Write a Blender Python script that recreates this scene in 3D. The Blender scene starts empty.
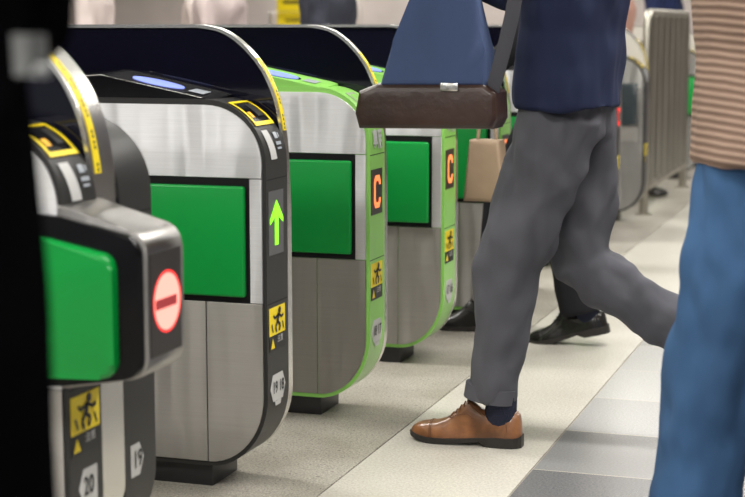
import bpy, bmesh, math, random
from mathutils import Vector, Matrix, noise
random.seed(4)
C = bpy.context.scene.collection
V = Vector
# ------------------------------------------------------------------ camera, world, light, exposure
FPX, EYE, W, H = 1628.0, 1.13, 745, 497
TH = math.atan(223.5/FPX); YAW = math.atan(542.5/math.hypot(FPX, 223.5))
cd = bpy.data.cameras.new('camera'); cam = bpy.data.objects.new('camera', cd); C.objects.link(cam)
cd.sensor_width = 36; cd.lens = 36*FPX/W; cd.clip_start = .05; cd.clip_end = 100
cam.location = (0, 0, EYE); cam.rotation_euler = (math.pi/2-TH, 0, YAW)
cd.dof.use_dof = True; cd.dof.focus_distance = 4.35; cd.dof.aperture_fstop = 3.6; cd.dof.aperture_blades = 9
sc = bpy.context.scene; sc.camera = cam
sc.view_settings.view_transform = 'Standard'; sc.view_settings.look = 'None'
sc.view_settings.gamma = 1; sc.view_settings.use_curve_mapping = False
sc.view_settings.exposure = 0.0
wd = bpy.data.worlds.new('world'); sc.world = wd; wd.use_nodes = True
wd.node_tree.nodes['Background'].inputs[0].default_value = (.93, .96, 1, 1)
wd.node_tree.nodes['Background'].inputs[1].default_value = .40
LAMPS = []
for ly, lx, pw in [(1.6, -3.4, 34), (1.6, -.2, 38), (4.6, -3.6, 42), (4.4, .1, 55), (7.6, -3.4, 46), (7.6, -.2, 42), (11, -3.4, 44), (11, -.2, 34), (15, -5.5, 80), (15, -1.5, 30), (-1.6, -3.4, 44), (-1.6, -.2, 44)]:  # the far-end pair is added to brighten the back wall
    ld = bpy.data.lights.new('ceiling_lamp', 'AREA'); ld.shape = 'RECTANGLE'; ld.size = 2.2; ld.size_y = .35
    ld.energy = pw*1.9; ld.color = (1, .97, .92)
    lo = bpy.data.objects.new('ceiling_lamp', ld); lo.location = (lx, ly, 2.88); C.objects.link(lo); LAMPS.append((lx, ly))

# pixel <-> world (745x497 frame of the photograph)
fw = V((-math.sin(YAW)*math.cos(TH), math.cos(YAW)*math.cos(TH), -math.sin(TH)))
rt = V((math.cos(YAW), math.sin(YAW), 0)); up = rt.cross(fw)
def at(x, y, Y):
    d = fw*FPX + rt*(x-W/2) + up*(H/2-y); return d*(Y/d.y) + V((0, 0, EYE))

# ------------------------------------------------------------------ materials
def lin(h):
    if isinstance(h, str):
        r = [int(h[i:i+2], 16)/255 for i in (0, 2, 4)]
        return tuple(c/12.92 if c <= .04045 else ((c+.055)/1.055)**2.4 for c in r)+(1,)
    return tuple(h)+(1,)
def mat(name, col, rough=.5, metal=0, emit=0, ecol=None, bump=0, bscale=40, stretch=(1, 1, 1), var=0, vscale=6, coat=0, spec=.5, trans=0):
    m = bpy.data.materials.new(name); m.use_nodes = True; n = m.node_tree; b = n.nodes['Principled BSDF']
    b.inputs['Base Color'].default_value = lin(col); b.inputs['Roughness'].default_value = rough
    b.inputs['Metallic'].default_value = metal; b.inputs['Coat Weight'].default_value = coat
    b.inputs['Specular IOR Level'].default_value = spec; b.inputs['Transmission Weight'].default_value = trans
    if emit:
        b.inputs['Emission Color'].default_value = lin(ecol or col); b.inputs['Emission Strength'].default_value = emit
    tc = n.nodes.new('ShaderNodeTexCoord'); mp = n.nodes.new('ShaderNodeMapping'); mp.inputs['Scale'].default_value = stretch
    n.links.new(tc.outputs['Object'], mp.inputs[0])
    if bump:
        t = n.nodes.new('ShaderNodeTexNoise'); t.inputs['Scale'].default_value = bscale; t.inputs['Detail'].default_value = 5
        n.links.new(mp.outputs[0], t.inputs['Vector'])
        bp = n.nodes.new('ShaderNodeBump'); bp.inputs['Strength'].default_value = bump; bp.inputs['Distance'].default_value = .01
        n.links.new(t.outputs['Fac'], bp.inputs['Height']); n.links.new(bp.outputs[0], b.inputs['Normal'])
    if var:
        t = n.nodes.new('ShaderNodeTexNoise'); t.inputs['Scale'].default_value = vscale; t.inputs['Detail'].default_value = 6
        n.links.new(mp.outputs[0], t.inputs['Vector'])
        mx = n.nodes.new('ShaderNodeMixRGB'); c = lin(col)
        mx.inputs[1].default_value = tuple(x*(1-var) for x in c[:3])+(1,); mx.inputs[2].default_value = tuple(min(1, x*(1+var)) for x in c[:3])+(1,)
        cr = n.nodes.new('ShaderNodeValToRGB'); cr.color_ramp.elements[0].position = .35; cr.color_ramp.elements[1].position = .65
        n.links.new(t.outputs['Fac'], cr.inputs[0]); n.links.new(cr.outputs[0], mx.inputs[0]); n.links.new(mx.outputs[0], b.inputs['Base Color'])
    return m
M = {}
ANIROT = 0.25
def brushed(name, col, rough, sx):
    m = mat(name, col, rough, 1); n = m.node_tree; b = n.nodes['Principled BSDF']
    tc = n.nodes.new('ShaderNodeTexCoord'); mp = n.nodes.new('ShaderNodeMapping'); mp.inputs['Scale'].default_value = sx
    n.links.new(tc.outputs['Object'], mp.inputs[0])
    t = n.nodes.new('ShaderNodeTexNoise'); t.inputs['Scale'].default_value = 1; t.inputs['Detail'].default_value = 8; t.inputs['Roughness'].default_value = .7
    n.links.new(mp.outputs[0], t.inputs['Vector'])
    mr = n.nodes.new('ShaderNodeMapRange'); mr.inputs[3].default_value = rough-.12; mr.inputs[4].default_value = rough+.14
    n.links.new(t.outputs['Fac'], mr.inputs[0]); n.links.new(mr.outputs[0], b.inputs['Roughness'])
    mx = n.nodes.new('ShaderNodeMixRGB'); c = lin(col)
    mx.inputs[1].default_value = tuple(x*.8 for x in c[:3])+(1,); mx.inputs[2].default_value = tuple(min(1, x*1.15) for x in c[:3])+(1,)
    n.links.new(t.outputs['Fac'], mx.inputs[0]); n.links.new(mx.outputs[0], b.inputs['Base Color'])
    bp = n.nodes.new('ShaderNodeBump'); bp.inputs['Strength'].default_value = .12; bp.inputs['Distance'].default_value = .002
    n.links.new(t.outputs['Fac'], bp.inputs['Height'])
    if name.startswith('brushed'):
        b.inputs['Anisotropic'].default_value = .85; b.inputs['Anisotropic Rotation'].default_value = ANIROT
        cx = n.nodes.new('ShaderNodeCombineXYZ'); cx.inputs[0].default_value = 1; n.links.new(cx.outputs[0], b.inputs['Tangent'])
    # slight waviness of thin sheet metal
    t2 = n.nodes.new('ShaderNodeTexNoise'); t2.inputs['Scale'].default_value = 5; t2.inputs['Detail'].default_value = 1
    mp2 = n.nodes.new('ShaderNodeMapping'); mp2.inputs['Scale'].default_value = (2.2, 1, .35); n.links.new(tc.outputs['Object'], mp2.inputs[0]); n.links.new(mp2.outputs[0], t2.inputs['Vector'])
    b2 = n.nodes.new('ShaderNodeBump'); b2.inputs['Strength'].default_value = 1; b2.inputs['Distance'].default_value = .022
    n.links.new(t2.outputs['Fac'], b2.inputs['Height']); n.links.new(b2.outputs[0], bp.inputs['Normal']); n.links.new(bp.outputs[0], b.inputs['Normal'])
    return m
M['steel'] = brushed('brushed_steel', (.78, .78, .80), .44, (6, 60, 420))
M['steel_low'] = brushed('brushed_steel_scuffed_dim', (.43, .41, .385), .48, (5, 60, 420))  # scuffed lower plates; their dimmer floor reflection is also in the colour
M['rim'] = mat('polished_rim', (.66, .65, .62), .27, 1)
M['dark'] = mat('charcoal_plastic', (.026, .0255, .025), .42, spec=.3, bump=.05, bscale=300)
M['black'] = mat('black_gloss', (.004, .004, .005), .2, spec=.18)
M['black_matt'] = mat('black_plastic', (.006, .006, .007), .6, spec=.2)
M['screen'] = mat('smoked_acrylic', (.005, .005, .011), .05, spec=.3)
M['pale_screen'] = mat('pale_opaque_acrylic', (.55, .52, .46), .15)  # opaque; the light background behind a clear hood is put into the colour
M['green_trim'] = mat('apple_green_cover', (.26, .60, .115), .35, coat=.2)
M['green_flap'] = mat('green_flap_plastic', (.0, .27, .040), .32, coat=.1, spec=.35, bump=.02, bscale=8)
M['grey_far'] = mat('grey_cover', (.105, .10, .095), .5)
M['yellow'] = mat('yellow_vinyl', (.86, .66, .01), .45)
M['white'] = mat('white_vinyl', (.52, .52, .51), .5)
M['ink'] = mat('black_ink', (.012, .012, .012), .5)
M['led_green'] = mat('green_led', (.2, .8, .02), .5, emit=1.0, ecol=(.28, 1.0, .02))
M['led_orange'] = mat('orange_led', (1, .3, .08), .5, emit=1.0, ecol=(1.0, .22, .07))
M['led_red'] = mat('red_led', (1, .05, .03), .5, emit=1.0, ecol=(1.0, .02, .03))
M['led_pink'] = mat('bright_red_led', (1, .4, .3), .5, emit=1.0, ecol=(1.0, .36, .31))
M['led_back'] = mat('display_glass', (.018, .014, .013), .3)
M['blue_glow'] = mat('blue_reader_light', (.1, .15, .5), .4, emit=.8, ecol=(.36, .42, 1.0))
M['blue_ring'] = mat('blue_reader_ring', (.05, .1, .9), .4, emit=.7, ecol=(.05, .10, .95))
M['lcd'] = mat('grey_display', (.35, .38, .42), .3)
M['plinth'] = mat('plinth_rubber', (.014, .014, .015), .38)
M['orange_item'] = mat('orange_lamp', (.9, .45, .02), .4)

# ------------------------------------------------------------------ mesh helpers
def wloc(p): return p['wl'] if p is not None and 'wl' in p else (0, 0, 0)
def obj(name, bm, m, parent=None, smooth=True, origin=None):
    o0 = V(wloc(parent)) if parent is not None else V(origin or (0, 0, 0))
    bmesh.ops.translate(bm, verts=bm.verts, vec=-o0)
    bmesh.ops.recalc_face_normals(bm, faces=bm.faces)
    me = bpy.data.meshes.new(name); bm.to_mesh(me); bm.free(); me.materials.append(m)
    if smooth:
        for p in me.polygons: p.use_smooth = True
        try: me.set_sharp_from_angle(angle=math.radians(38))
        except Exception: pass
    o = bpy.data.objects.new(name, me); C.objects.link(o)
    if parent is not None: o.parent = parent
    else: o.location = o0
    o['wl'] = tuple(o0)
    return o
def thing(name, label, cat, loc, group=None):
    o = bpy.data.objects.new(name, None); C.objects.link(o); o.location = loc; o['wl'] = tuple(loc)
    o['label'] = label; o['category'] = cat
    if group: o['group'] = group
    o.empty_display_size = .1
    return o
def tag(o, label, cat, group=None):
    o['label'] = label; o['category'] = cat
    if group: o['group'] = group
    return o
def bx(bm, a, b, bev=0, seg=2):
    r = bmesh.ops.create_cube(bm, size=1); vs = r['verts']
    for v in vs: v.co = V([(a[i]+b[i])/2 + v.co[i]*(b[i]-a[i]) for i in range(3)])
    if bev:
        es = list({e for v in vs for e in v.link_edges}); bmesh.ops.bevel(bm, geom=es, offset=bev, segments=seg, affect='EDGES', profile=.5)
    return vs
def prism(bm, pts, y0, y1, bev=0, seg=2):
    """polygon in XZ extruded along Y"""
    a = [bm.verts.new((p[0], y0, p[1])) for p in pts]; b = [bm.verts.new((p[0], y1, p[1])) for p in pts]
    n = len(pts); fs = [bm.faces.new(a), bm.faces.new(b[::-1])]
    for i in range(n): fs.append(bm.faces.new((a[i], b[i], b[(i+1) % n], a[(i+1) % n])))
    if bev:
        es = [e for e in fs[0].edges]+[e for e in fs[1].edges]
        bmesh.ops.bevel(bm, geom=es, offset=bev, segments=seg, affect='EDGES', profile=.5)
def band(bm, outer, inner, y0, y1):
    n = len(outer); rings = []
    for o, i in zip(outer, inner):
        rings.append([bm.verts.new((o[0], y0, o[1])), bm.verts.new((o[0], y1, o[1])), bm.verts.new((i[0], y1, i[1])), bm.verts.new((i[0], y0, i[1]))])
    for a, b in zip(rings, rings[1:]):
        for k in range(4): bm.faces.new((a[k], a[(k+1) % 4], b[(k+1) % 4], b[k]))
    bm.faces.new(rings[0]); bm.faces.new(rings[-1][::-1])
def offset(pts, d):
    out = []
    for i, p in enumerate(pts):
        a = pts[max(0, i-1)]; b = pts[min(len(pts)-1, i+1)]
        t = V((b[0]-a[0], b[1]-a[1])); t.normalize(); out.append((p[0]-t.y*d*-1*-1, p[1]+t.x*d*-1*-1) if False else (p[0]+t.y*d, p[1]-t.x*d))
    return out
def tube(bm, pts, rad, n=16, side=V((0, 1, 0)), cap=True):
    """loft of ellipses; rad = list of r or (r_side, r_other)"""
    pts = [V(p) for p in pts]; rings = []
    for i, p in enumerate(pts):
        t = (pts[min(i+1, len(pts)-1)]-pts[max(i-1, 0)]).normalized()
        s = side - t*side.dot(t)
        if s.length < .05: s = V((1, 0, 0)) - t*t.x
        s.normalize(); o = t.cross(s)
        r = rad[i]; r = r if isinstance(r, tuple) else (r, r)
        rings.append([bm.verts.new(p + s*r[0]*math.cos(2*math.pi*k/n) + o*r[1]*math.sin(2*math.pi*k/n)) for k in range(n)])
    for a, b in zip(rings, rings[1:]):
        for k in range(n): bm.faces.new((a[k], a[(k+1) % n], b[(k+1) % n], b[k]))
    if cap: bm.faces.new(rings[0][::-1]); bm.faces.new(rings[-1])
def ball(bm, c, r, m3=None, seg=16):
    q = bmesh.ops.create_uvsphere(bm, u_segments=seg, v_segments=seg*3//4, radius=1)
    for v in q['verts']:
        p = V((v.co.x*r[0], v.co.y*r[1], v.co.z*r[2]))
        v.co = (m3 @ p if m3 else p)+V(c)
def remeshed(name, bm, m, parent, voxel, smooth=3, disp=0, dscale=.08, seed=0):
    o = obj(name, bm, m, parent)
    r = o.modifiers.new('r', 'REMESH'); r.mode = 'VOXEL'; r.voxel_size = voxel
    if smooth: s = o.modifiers.new('s', 'SMOOTH'); s.iterations = smooth; s.factor = .5
    dg = bpy.context.evaluated_depsgraph_get(); me = bpy.data.meshes.new_from_object(o.evaluated_get(dg))
    o.modifiers.clear(); old = o.data; o.data = me; bpy.data.meshes.remove(old)
    if not me.materials: me.materials.append(m)
    if disp:
        ns = [v.normal.copy() for v in me.vertices]
        for v, nn in zip(me.vertices, ns):
            q = v.co/dscale+V((seed, 0, 0)); q.z *= .55
            v.co += nn*disp*noise.noise(q) + nn*disp*.5*noise.noise(q*2.3)
    for p in me.polygons: p.use_smooth = True
    return o
def text_bm(s, size, mapf, thick=.0008, bold=0):
    """text outline as mesh; mapf(u,v) -> world point with u right, v up, centred"""
    cu = bpy.data.curves.new('t', 'FONT'); cu.body = s; cu.size = size; cu.align_x = 'CENTER'; cu.align_y = 'CENTER'; cu.offset = bold; cu.resolution_u = 3
    o = bpy.data.objects.new('t', cu); C.objects.link(o)
    me = bpy.data.meshes.new_from_object(o.evaluated_get(bpy.context.evaluated_depsgraph_get()))
    bm = bmesh.new(); bm.from_mesh(me)
    for v in bm.verts: v.co = mapf(v.co.x, v.co.y)
    bpy.data.objects.remove(o); bpy.data.curves.remove(cu); bpy.data.meshes.remove(me)
    return bm
def join(a, b):
    me = bpy.data.meshes.new('j'); b.to_mesh(me); b.free(); a.from_mesh(me); bpy.data.meshes.remove(me); return a

# ------------------------------------------------------------------ structure
def struct(name, bm, m, smooth=False):
    o = obj(name, bm, m, smooth=smooth); o['kind'] = 'structure'; return o
def floor_mat(kind):
    m = bpy.data.materials.new('floor_'+kind); m.use_nodes = True; n = m.node_tree; L = n.links; b = n.nodes['Principled BSDF']
    N = n.nodes.new; geo = N('ShaderNodeNewGeometry'); sp = N('ShaderNodeSeparateXYZ'); L.new(geo.outputs['Position'], sp.inputs[0])
    def math_(op, a, bb=None):
        q = N('ShaderNodeMath'); q.operation = op
        for i, x in enumerate((a, bb)):
            if x is None: continue
            if isinstance(x, (int, float)): q.inputs[i].default_value = x
            else: L.new(x, q.inputs[i])
        return q.outputs[0]
    def ns(scale, det=4, rough=.6):
        t = N('ShaderNodeTexNoise'); t.inputs['Scale'].default_value = scale; t.inputs['Detail'].default_value = det; t.inputs['Roughness'].default_value = rough
        L.new(geo.outputs['Position'], t.inputs['Vector']); return t.outputs['Fac']
    def ramp(f, p0, c0, p1, c1):
        r = N('ShaderNodeValToRGB'); e = r.color_ramp.elements; e[0].position = p0; e[0].color = lin(c0); e[1].position = p1; e[1].color = lin(c1); L.new(f, r.inputs[0]); return r.outputs[0]
    def mix(f, a, bb, mode='MIX'):
        q = N('ShaderNodeMixRGB'); q.blend_type = mode
        for i, x in enumerate((f, a, bb)):
            if isinstance(x, (int, float)): q.inputs[i].default_value = x
            elif isinstance(x, tuple): q.inputs[i].default_value = lin(x)
            else: L.new(x, q.inputs[i])
        return q.outputs[0]
    def joint(coord, period, off, w):
        f = math_('FRACT', math_('DIVIDE', math_('SUBTRACT', coord, off-50*period), period))
        d = math_('MULTIPLY', math_('MINIMUM', f, math_('SUBTRACT', 1.0, f)), period)
        return math_('LESS_THAN', d, w)
    X, Y = sp.outputs[0], sp.outputs[1]
    if kind == 'rough':
        col = ramp(ns(170, 3, .7), .36, (.24, .22, .19), .64, (.62, .59, .52))
        col = mix(ramp(ns(90, 2, .5), .64, (0, 0, 0), .69, (1, 1, 1)), col, (.12, .105, .085))
        col = mix(.7, col, ramp(ns(3.2, 6), .32, (.55, .52, .48), .62, (1, 1, 1)), 'MULTIPLY')
        j = joint(Y, .85, 4.42, .0016); col = mix(math_('MULTIPLY', j, .45), col, (.12, .11, .09))
        b.inputs['Roughness'].default_value = .34
    elif kind == 'smooth':
        col = ramp(ns(140, 3, .7), .36, (.50, .475, .42), .64, (.66, .635, .575))
        col = mix(.6, col, ramp(ns(1.5, 4), .3, (.80, .79, .76), .7, (1, 1, 1)), 'MULTIPLY')
        j = joint(Y, .85, 4.42, .0014); col = mix(math_('MULTIPLY', j, .3), col, (.25, .23, .19))
        b.inputs['Roughness'].default_value = .27
    else:
        col = ramp(ns(160, 3, .7), .35, (.115, .115, .12), .65, (.19, .19, .195))
        ti = math_('FLOOR', math_('DIVIDE', math_('SUBTRACT', Y, 3.99), .428))
        wn = N('ShaderNodeTexWhiteNoise'); wn.noise_dimensions = '1D'; L.new(ti, wn.inputs['W'])
        dark = math_('LESS_THAN', Y, 3.99)
        lt = mix(wn.outputs[0], (.24, .24, .24), (.30, .30, .295))
        lt2 = mix(.75, lt, ramp(ns(160, 3, .7), .35, (.7, .7, .7), .65, (1, 1, 1)), 'MULTIPLY')
        lt3 = mix(math_('MINIMUM', 1.0, math_('MAXIMUM', 0.0, math_('SUBTRACT', ti, 0.0))), lt2, mix(1.0, lt2, (1.6, 1.6, 1.58), 'MULTIPLY'))
        col = mix(dark, lt3, col)
        j = math_('MAXIMUM', joint(Y, .428, 3.99, .0022), joint(X, .428, -.885, .0022)); col = mix(j, col, (.50, .46, .38))
        b.inputs['Roughness'].default_value = .20
    L.new(col, b.inputs['Base Color'])
    bp = N('ShaderNodeBump'); bp.inputs['Strength'].default_value = .08 if kind != 'rough' else .2; bp.inputs['Distance'].default_value = .004
    L.new(ns(150, 3), bp.inputs['Height']); L.new(bp.outputs[0], b.inputs['Normal'])
    return m
XL1, XL2 = -1.325, -.886
def quad(x0, x1, y0, y1, z):
    bm = bmesh.new(); bx(bm, (x0, y0, z-.05), (x1, y1, z)); return bm
f0 = struct('floor', quad(-13, XL1-.002, -4, 18, 0), floor_mat('rough'))
f1 = obj('smooth_stone_band', quad(XL1+.002, XL2-.0015, -4, 18, 0), floor_mat('smooth'), f0, False)
f2 = obj('grey_tile_band', quad(XL2+.0015, 7, -4, 18, 0), floor_mat('grey'), f0, False)
bm = bmesh.new(); bx(bm, (XL1-.002, -4, -.05), (XL1+.002, 18, -.003)); bx(bm, (XL2-.0015, -4, -.05), (XL2+.0015, 18, -.003))
obj('joint_filler', bm, mat('joint_grout', (.10, .09, .075), .9), f0, False)
bm = bmesh.new(); bx(bm, (-13, -4, 3.0), (7, 18, 3.1)); struct('ceiling', bm, mat('ceiling_panel', (.72, .72, .70), .8))
wm = mat('pale_wall_tile', (.55, .49, .47), .4, var=.12, vscale=1.3)
bm = bmesh.new(); bx(bm, (-13, 17.8, 0), (7, 18, 3)); struct('wall_back', bm, wm)
bm = bmesh.new(); bx(bm, (-13, -4, 0), (-12.8, 17.8, 3)); struct('wall_left', bm, wm)
bm = bmesh.new(); bx(bm, (6.8, -4, 0), (7, 17.8, 3)); struct('wall_right', bm, wm)
lm = mat('lamp_diffuser', (1, 1, 1), .5, emit=3, ecol=(1, .97, .92))
fm = mat('lamp_body', (.6, .6, .6), .5)
for i, (lx, ly) in enumerate(LAMPS):
    t = thing('ceiling_light', 'long white ceiling luminaire above the station floor', 'ceiling light', (lx, ly, 3), 'ceiling luminaires above the gates')
    bm = bmesh.new(); bx(bm, (lx-1.15, ly-.2, 2.93), (lx+1.15, ly+.2, 3.0), .01); obj('housing', bm, fm, t)
    bm = bmesh.new(); bx(bm, (lx-1.1, ly-.17, 2.915), (lx+1.1, ly+.17, 2.93)); obj('diffuser', bm, lm, t)

# ------------------------------------------------------------------ ticket gates
XF = -1.447; CX = -1.605; CZ = .80; RX = .158; RZ = .155; BACK = -3.25
def arc(cx, cz, rx, rz, a0, a1, n=12):
    return [(cx+rx*math.cos(math.radians(a0+(a1-a0)*i/n)), cz+rz*math.sin(math.radians(a0+(a1-a0)*i/n))) for i in range(n+1)]
def mir(pts): return [(2*BACK/2+(XF-XF)+(BACK+XF)-x-BACK, z) for x, z in pts]
def mirx(x): return BACK+XF-x
def core_profile(inset=0.0):
    fr = arc(CX, CZ, RX-inset, RZ-inset, 90, 0) + arc(CX, .24, RX-inset, .185-inset, 0, -90)
    bk = [(mirx(x), z) for x, z in fr][::-1]
    return fr+bk
def fp(y, q, lift=.0012):
    """point on the end face: q>=0 angle in degrees on the upper curve, q<0 metres below the curve"""
    if q >= 0:
        a = math.radians(q); return V((CX+(RX+lift)*math.cos(a), y, CZ+(RZ+lift)*math.sin(a)))
    return V((XF+lift, y, CZ+q))
def fz(z):     # height -> q
    return z-CZ if z < CZ else math.degrees(math.asin(min(1, (z-CZ)/RZ)))
def patch(poly, Y0, lift=.0012, thick=.001):
    """polygon of (dy, z) on the vertical face, a thin plate"""
    bm = bmesh.new()
    a = [bm.verts.new((XF+lift, Y0+y, z)) for y, z in poly]; b = [bm.verts.new((XF+lift-thick, Y0+y, z)) for y, z in poly]
    bm.faces.new(a); bm.faces.new(b[::-1]); n = len(a)
    for i in range(n): bm.faces.new((a[i], b[i], b[(i+1) % n], a[(i+1) % n]))
    return bm
def strip_on_curve(Y0, q0, q1, ya, yb, lift=.0012, n=8, slant=0):
    bm = bmesh.new(); pr = None
    for i in range(n+1):
        q = q0+(q1-q0)*i/n; s = slant*i/n
        c = [bm.verts.new(fp(Y0+ya+s, q, lift)), bm.verts.new(fp(Y0+yb+s, q, lift)), bm.verts.new(fp(Y0+yb+s, q, lift-.001)), bm.verts.new(fp(Y0+ya+s, q, lift-.001))]
        if pr:
            for k in range(4): bm.faces.new((pr[k], pr[(k+1) % 4], c[(k+1) % 4], c[k]))
        else: bm.faces.new(c)
        pr = c
    bm.faces.new(pr[::-1]); return bm
HOOD = [(mirx(-1.74), 1.131)] + [(-1.68, 1.131), (-1.64, 1.1255), (-1.608, 1.1155), (-1.576, 1.096), (-1.546, 1.070), (-1.520, 1.041), (-1.498, 1.008), (-1.475, .955), (-1.4615, .895), (-1.4535, .83), (-1.4500, .76), (-1.4475, .68)] \
    + arc(CX, .24, RX+.0005, .186, 0, -90)
def smoothline(p, k=3):
    out = []
    for i in range(len(p)-1):
        p0 = p[max(i-1, 0)]; p1 = p[i]; p2 = p[i+1]; p3 = p[min(i+2, len(p)-1)]
        if abs(p2[0]-p1[0])+abs(p2[1]-p1[1]) > .3: out.append(p1); continue
        if abs(p1[1]-p0[1]) > .3: p0 = p1
        if abs(p3[1]-p2[1]) > .3: p3 = p2
        for j in range(k):
            t = j/k
            out.append(tuple(.5*((2*p1[a])+(-p0[a]+p2[a])*t+(2*p0[a]-5*p1[a]+4*p2[a]-p3[a])*t*t+(-p0[a]+3*p1[a]-3*p2[a]+p3[a])*t**3) for a in (0, 1)))
    out.append(p[-1]); return out
HTOP = [(-1.74, 1.131)]
def hood_outline():
    fr = smoothline([(-1.72, 1.131)]+HOOD[1:])
    return [(mirx(x), z) for x, z in fr][::-1]+fr
HO = hood_outline(); HI = offset(HO, .008)
def build_hood(t, y0, y1, rim_out=.004, rimm='rim', scr='screen'):
    # screen: outline closed, rim band round it
    bm = bmesh.new(); prism(bm, HI[::-1], y0+.006, y1-.006); obj('hood_screen', bm, M[scr], t)
    bm = bmesh.new(); band(bm, HO, HI, y0, y1); return obj('hood_rim', bm, M[rimm], t)
def rim_label(rim, s0, s1, ya, yb, words=True, lift=.0015):
    """yellow label on the outer rim between heights s0 (upper) and s1 (lower) of the front curve"""
    pts = [p for p in HO if p[0] > -1.75 and s1 <= p[1] <= s0]
    bm = bmesh.new(); band(bm, offset(pts, -lift), offset(pts, .0), ya, yb)
    lb = obj('yellow_label', bm, M['yellow'], rim)
    if words:
        bm = bmesh.new()
        for i in range(1, len(pts)-1):
            if i % 3 == 2: continue
            a = offset(pts, -lift-.0006)[i]; b = offset(pts, -lift-.0006)[i+1] if i+1 < len(pts) else a
            a0, b0 = V((a[0], 0, a[1])), V((b[0], 0, b[1])); d = b0-a0
            for f0, f1 in ((.1, .4), (.55, .85)):
                p, q = a0+d*f0, a0+d*f1; w = (yb-ya)
                vs = [bm.verts.new((p.x, ya+w*.34, p.z)), bm.verts.new((p.x, ya+w*.66, p.z)), bm.verts.new((q.x, ya+w*.66, q.z)), bm.verts.new((q.x, ya+w*.34, q.z))]
                bm.faces.new(vs)
        obj('label_lettering', bm, M['ink'], rim)
    return lb

def side_panels(t, Y0, sx0=-3.2, flap=True, silver='steel'):
    """silver plates on the near side, black opening and green flap cover"""
    th = .004; ya, yb = Y0-th, Y0+.002
    b0 = mirx(-1.602)
    # upper plate with curved corner
    pts = [(b0-.0, .768), (b0-.145, .768), (b0-.145, .80)]+[(mirx(x), z) for x, z in arc(-1.602, .80, .145, .141, 0, 90)][1:]+arc(-1.602, .80, .145, .141, 90, 0)+[(-1.457, .768)]
    bm = bmesh.new(); prism(bm, pts, ya, yb, .0012, 1); obj('upper_side_panel', bm, M[silver], t)
    bm = bmesh.new(); prism(bm, [(-1.489, .766), (-1.457, .766), (-1.457, .467), (-1.489, .467)], ya, yb, .001, 1); obj('side_strip', bm, M[silver], t)
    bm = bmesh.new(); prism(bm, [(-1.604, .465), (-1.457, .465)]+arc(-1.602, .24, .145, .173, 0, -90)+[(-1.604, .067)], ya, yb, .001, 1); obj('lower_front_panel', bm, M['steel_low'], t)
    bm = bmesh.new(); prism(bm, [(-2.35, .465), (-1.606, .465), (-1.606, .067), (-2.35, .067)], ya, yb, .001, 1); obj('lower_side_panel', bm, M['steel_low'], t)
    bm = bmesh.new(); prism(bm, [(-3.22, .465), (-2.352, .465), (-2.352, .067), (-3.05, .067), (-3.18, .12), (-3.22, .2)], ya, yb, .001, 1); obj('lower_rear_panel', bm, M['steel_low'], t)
    if flap:
        bm = bmesh.new(); bx(bm, (-2.4, Y0-.002, .466), (-1.489, Y0+.002, .767)); obj('flap_recess', bm, M['black_matt'], t)
        bm = bmesh.new(); bx(bm, (-2.36, Y0-.016, .481), (-1.4985, Y0+.001, .749), .007, 3); obj('flap_cover', bm, M['green_flap'], t)

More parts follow.
